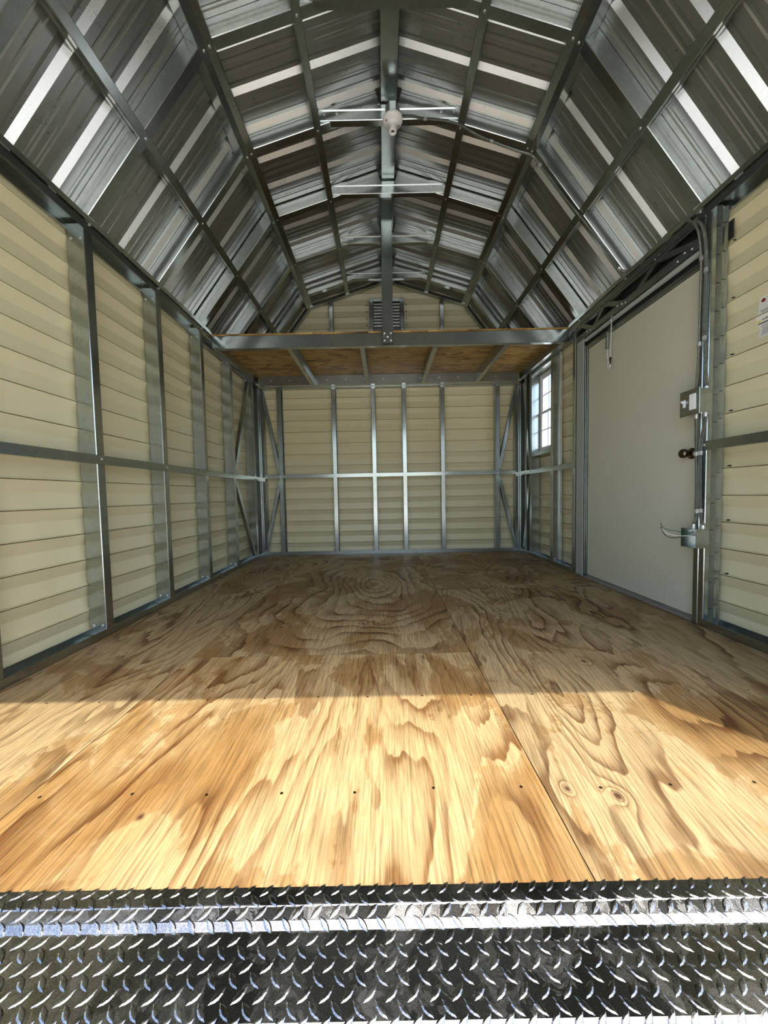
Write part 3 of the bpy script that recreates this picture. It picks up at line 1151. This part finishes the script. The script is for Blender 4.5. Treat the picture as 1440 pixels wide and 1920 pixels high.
conduit([(1.758, 1.974, 1.165), (1.758, 2.001, .965), (1.758, 1.992, .64), (1.758, 1.974, .568)],
        'flexible metal conduit between switch box and junction box, the one farther from the door', straps=(.33, .86))

# switch box
sw = empty('switch_box', (1.74, 2.0, 1.18))
b = MB()
b.box((1.700, 1.945, 1.178), (1.766, 2.062, 1.305), ch=.003)
b.build('box_body', M['galv'], sw)
b = MB()
b.box((1.694, 1.940, 1.172), (1.6995, 2.068, 1.311), ch=.0015)
pl = b.build('cover_plate', M['galv'], sw)
b = MB()
b.box((1.689, 1.962, 1.200), (1.6935, 2.000, 1.284), ch=.001)
b.build('outlet', M['porcelain'], sw, label='cream outlet face')
b = MB()
b.box((1.690, 2.028, 1.222), (1.6935, 2.044, 1.262), ch=.001)
b.extrude([(-.005, 0), (.005, 0), (.004, .018), (-.004, .018)], (1.690, 2.031, 1.245), (1.690, 2.041, 1.245), (0, 0, 1), (-.8, 0, .5))
b.build('toggle', M['white'], sw, label='white toggle switch')
b = MB()
for z_ in (1.215, 1.243, 1.270):
    b.lathe([(.011, 0), (.012, .0008), (.009, .001)], (1.733, 1.945, z_), (0, -1, 0), 14)
b.build('knockout', M['galv'], sw)
b = MB()
for yy_, zz_ in ((2.034, 1.305), (1.972, 1.305)):
    b.lathe([(.013, 0), (.013, .006), (.011, .007), (.011, .016)], (1.757, yy_, zz_), (0, 0, 1), 12)
for yy_, zz_ in ((2.032, 1.178), (1.974, 1.178)):
    b.lathe([(.013, 0), (.013, .006), (.011, .007), (.011, .018)], (1.757, yy_, zz_), (0, 0, -1), 12)
b.build('connector', M['bright'], sw)
tag(sw, 'metal box with white toggle switch and cream outlet on the door post', 'switch box')

# junction box (open, with three bare wires)
jb = empty('junction_box', (1.74, 2.0, .45))
b = MB()
jx0, jx1, jy0, jy1, jz0, jz1 = 1.700, 1.766, 1.950, 2.050, .445, .550
b.box((jx1 - .002, jy0, jz0), (jx1, jy1, jz1))
b.box((jx0, jy0, jz0), (jx1 - .002, jy0 + .002, jz1))
b.box((jx0, jy1 - .002, jz0), (jx1 - .002, jy1, jz1))
b.box((jx0, jy0 + .002, jz0), (jx1 - .002, jy1 - .002, jz0 + .002))
b.box((jx0, jy0 + .002, jz1 - .002), (jx1 - .002, jy1 - .002, jz1))
b.build('box_body', M['galv'], jb)
b = MB()
for z_ in (.470, .500, .528):
    b.lathe([(.010, 0), (.011, .0008), (.008, .001)], (1.735, jy0, z_), (0, -1, 0), 14)
b.build('knockout', M['galv'], jb)
b = MB()
for yy_ in (2.034, 1.974):
    b.lathe([(.013, 0), (.013, .006), (.011, .007), (.011, .020)], (1.757, yy_, jz1), (0, 0, 1), 12)
b.build('connector', M['bright'], jb)
for nm, mt, pts in (('green_wire', 'green', [(1.755, 2.03, .525), (1.71, 2.035, .520), (1.67, 2.045, .532), (1.635, 2.055, .538), (1.61, 2.065, .552), (1.595, 2.068, .578)]),
                    ('white_wire', 'wwire', [(1.755, 2.00, .51), (1.70, 2.01, .508), (1.67, 2.035, .506), (1.64, 2.05, .512), (1.615, 2.06, .526), (1.603, 2.066, .545)]),
                    ('black_wire', 'black', [(1.755, 2.02, .51), (1.70, 2.03, .505), (1.67, 2.045, .493), (1.64, 2.055, .495), (1.615, 2.062, .514), (1.598, 2.068, .556)])):
    b = MB()
    b.tube(catmull(pts, 8), .0022, 6)
    b.build(nm, M[mt], jb, smooth=True)
tag(jb, 'open metal junction box low on the door post with loose wires sticking out', 'junction box')

# ------------------------------------------------------------------ chain and spring hanging over the door
ch = empty('chain_and_spring', (XR + .01, 2.81, 2.06))
cx_, cy_ = XR - .012, 2.835
b = MB()
b.tube(catmull([(XR + .004, 2.80, 2.085), (XR - .010, 2.80, 2.090), (XR - .016, 2.80, 2.072), (XR - .016, 2.802, 2.055), (XR - .006, 2.802, 2.050)], 8), .0035, 8)
b.build('hook', M['bright'], ch, smooth=True)


def chain_mb(p, q, n):
    p = V3(p); q = V3(q)
    b = MB()
    st = (q - p) / n
    L = st.length * .68
    dr = st.normalized()
    for i in range(n):
        c = p + st * (i + .5)
        side = V3((0, 1, 0)) if i % 2 else V3((1, 0, 0))
        pts = []
        for j in range(13):
            a = 2 * math.pi * j / 12
            pts.append(c + dr * (math.cos(a) * L) + side * (math.sin(a) * .0042))
        b.tube(pts, .0014, 5)
    return b


chain_mb((XR - .010, 2.805, 2.052), (XR - .010, 2.815, 1.79), 20).build('chain', M['bright'], ch)
chain_mb((XR - .012, 2.850, 1.86), (XR - .010, 2.838, 1.70), 12).build('lower_chain', M['bright'], ch)
b = MB()
sp = []
for i in range(14 * 12):
    a = 2 * math.pi * i / 12
    sp.append((XR - .012 + .0115 * math.cos(a), 2.850 + .0115 * math.sin(a), 1.995 - .0095 * i / 12))
b.tube(sp, .0032, 6)
b.build('spring', M['galv'], ch, smooth=True)
b = MB()
b.tube(catmull([(XR - .012, 2.850, 1.995), (XR - .012, 2.850, 2.012), (XR - .010, 2.838, 2.022), (XR - .009, 2.820, 2.03)], 6), .0025, 6)
b.build('spring_hook', M['darkvoid'], ch)
b = MB()
b.lathe([(.013, 0), (.014, .003), (.013, .005)], (XR - .008, 2.812, 1.775), (-1, 0, 0), 16)
b.box((XR - .012, 2.807, 1.735), (XR - .009, 2.817, 1.764))
b.build('key', M['bronze'], ch, label='dull bronze key')
b = MB()
b.tube([(XR - .010, 2.815, 1.79), (XR - .010, 2.813, 1.778)], .0015, 5)
b.tube(catmull([(XR - .010, 2.812, 1.737), (XR - .010, 2.82, 1.715), (XR - .010, 2.835, 1.70)], 6), .0018, 5)
b.build('snap_hook', M['bright'], ch)
tag(ch, 'zinc chain with a coil spring and a key hanging over the side door', 'chain')

# ------------------------------------------------------------------ stickers and patch on the right wall
def on_wall(z):
    pr = siding_profile(0, 2.3)
    for (a, da), (c, dc) in zip(pr, pr[1:]):
        if a <= z <= c and c > a:
            return XR + D + .025 - (da + (dc - da) * (z - a) / (c - a))
    return XR + D


def sticker(name, y0, y1, z0, z1, mat, lab, cat, off=.0012):
    """thin label following the lapped siding"""
    zs = sorted({z0, z1} | {p[0] for p in siding_profile(0, 2.3) if z0 < p[0] < z1})
    b = MB()
    for a, c in zip(zs, zs[1:]):
        xa, xc = on_wall(a + 1e-5) - off, on_wall(c - 1e-5) - off
        b.quad([(xa, y0, a), (xa, y1, a), (xc, y1, c), (xc, y0, c)])
        b.quad([(xa + .0008, y0, a), (xa + .0008, y1, a), (xc + .0008, y1, c), (xc + .0008, y0, c)])
    o = b.build(name, mat)
    if lab:
        tag(o, lab, cat)
    return o


def ink(parent, rects, mat, name='print', off=.0022):
    b = MB()
    for y0, y1, z0, z1 in rects:
        xa, xc = on_wall(z0) - off, on_wall(z1) - off
        b.quad([(xa, y0, z0), (xa, y1, z0), (xc, y1, z1), (xc, y0, z1)])
    return b.build(name, mat, parent)


s1 = sticker('warning_label', 1.660, 1.836, 1.6185, 1.706, M['paper'], 'white inspection label with a round red seal, upper of two on the right wall', 'label')
b = MB()
b.lathe([(.010, 0), (.010, .0004)], (on_wall(1.688) - .002, 1.816, 1.688), (-1, 0, 0), 18)
b.build('seal', M['red'], s1)
ink(s1, [(1.67, 1.80, 1.694, 1.698)] + [(1.67, 1.825 - .004 * i, 1.640 - i * .005, 1.642 - i * .005) for i in range(4)] + [(1.67, 1.772, 1.664, 1.667)], M['grayink'])
s2 = sticker('maker_label', 1.655, 1.832, 1.512, 1.612, M['paper'], 'white maker label with black bar and fine print, lower of two on right wall', 'label')
ink(s2, [(1.655, 1.830, 1.574, 1.579)], M['ink'], 'black_bar')
ink(s2, [(1.66, 1.822 - (.006 if i % 3 == 0 else 0), 1.566 - i * .0055, 1.5685 - i * .0055) for i in range(9)], M['grayink'])
b = MB()
xx_ = on_wall(1.590) - .0022
b.quad([(xx_, 1.832, 1.583), (xx_, 1.812, 1.583), (xx_, 1.814, 1.594), (xx_, 1.823, 1.600)])
b.build('yellow_mark', M['yellow'], s2)
tc = bpy.data.curves.new('lettering', 'FONT')
tc.body = 'Lark'
tc.size = .024
tc.shear = .3
tc.extrude = .0002
to = bpy.data.objects.new('lettering', tc)
COL.objects.link(to)
to.matrix_world = Matrix(((0, 0, -1, on_wall(1.594) - .0024), (-1, 0, 0, 1.806), (0, 1, 0, 1.586), (0, 0, 0, 1)))
bpy.context.view_layer.update()
dg = bpy.context.evaluated_depsgraph_get()
tm = bpy.data.meshes.new_from_object(to.evaluated_get(dg))
mw = to.matrix_world.copy()
bpy.data.objects.remove(to)
tm.transform(mw)
tm.materials.clear()
tm.materials.append(M['ink'])
lt = bpy.data.objects.new('lettering', tm)
COL.objects.link(lt)
lt.parent = s2
b = MB()
b.box((XR + D - .0015, 1.955, 2.085), (XR + D - .0002, 1.992, 2.180))
tag(b.build('black_patch', M['black']), 'small black foil patch high on the right wall beside the door post', 'patch')
b = MB()
for z_ in [PITCH * q_ + .009 for q_ in (14, 12, 10, 8, 6, 4, 2)]:
    b.lathe([(.005, 0), (.005, .006), (.0035, .014), (.001, .024)], (on_wall(z_) - .0005, 1.955, z_), (-1, -.2, 0), 7)
tag(b.build('siding_screw', M['darkvoid']), 'dark screw tips poking through the siding beside the door post', 'screws', kind='stuff')

# ------------------------------------------------------------------ tread plate threshold and ramp
# profile in the YZ plane from the floor edge towards the camera
PR = [(.672, .0052), (.643, .0052), (.641, .0047), (.639, .0037), (.621, -.0015), (.6195, -.0023), (.617, -.0034), (.6095, -.0068), (.607, -.0074), (.501, -.0140), (.4945, -.0180), (.42, -.055)]
seg = []
s_acc = 0
for (a, az), (c, cz) in zip(PR, PR[1:]):
    L = math.hypot(c - a, cz - az)
    seg.append((s_acc, s_acc + L, a, az, c, cz))
    s_acc += L


def on_prof(s):
    for s0, s1, a, az, c, cz in seg:
        if s <= s1:
            t = (s - s0) / (s1 - s0)
            break
    else:
        t = 1.0
    n = V3((0, -(az - cz) / (s1 - s0) * 1.0, (a - c) / (s1 - s0)))
    # tangent towards the camera is (c-a, cz-az); the normal points up
    n = V3((0, (cz - az), -(c - a))).normalized()
    return V3((0, a + (c - a) * t, az + (cz - az) * t)), n, V3((0, c - a, cz - az)).normalized()


b = MB()
top = [(y, z) for y, z in PR]
bot = [(y, z - .0045) for y, z in reversed(PR)]
b.extrude(top + bot, (-1.30, 0, 0), (1.42, 0, 0), (0, 1, 0), (0, 0, 1))
px_, py_ = .0345, .0345
rows = int(s_acc / (py_ / 2))
random.seed(2)
for i in range(rows):
    s = .006 + i * py_ / 2
    p, n, tg = on_prof(s)
    ori = 1 if i % 2 == 0 else -1
    off = 0 if i % 2 == 0 else px_ / 2
    x = -1.27 + off
    while x < 1.40:
        # lens shaped boss, crest along its long axis
        c = V3((x, p.y, p.z))
        X_ = V3((1, 0, 0))
        la = (X_ * .72 * ori - tg * .72).normalized()
        lb = n.cross(la)
        L, W, Hh = .0150, .0056, .0014
        base = len(b.v)
        ring = ((-1, 0), (-.5, -.72), (0, -1), (.5, -.72), (1, 0), (.5, .72), (0, 1), (-.5, .72))
        for f_, h in ((1.0, 0), (.56, Hh * .82)):
            for (u, v) in ring:
                b.v.append(tuple(c + la * (u * L * (f_ if f_ == 1 else .74)) + lb * (v * W * f_) + n * (h + .00005)))
        b.v.append(tuple(c + n * Hh))
        for q in range(8):
            q2 = (q + 1) % 8
            b.f.append((base + q, base + q2, base + 8 + q2, base + 8 + q))
            b.f.append((base + 8 + q, base + 8 + q2, base + 16))
            b.m += [0, 0]
        x += px_
tag(b.build('tread_plate', M['plate']), 'shiny diamond tread plate threshold across the front opening', 'threshold')
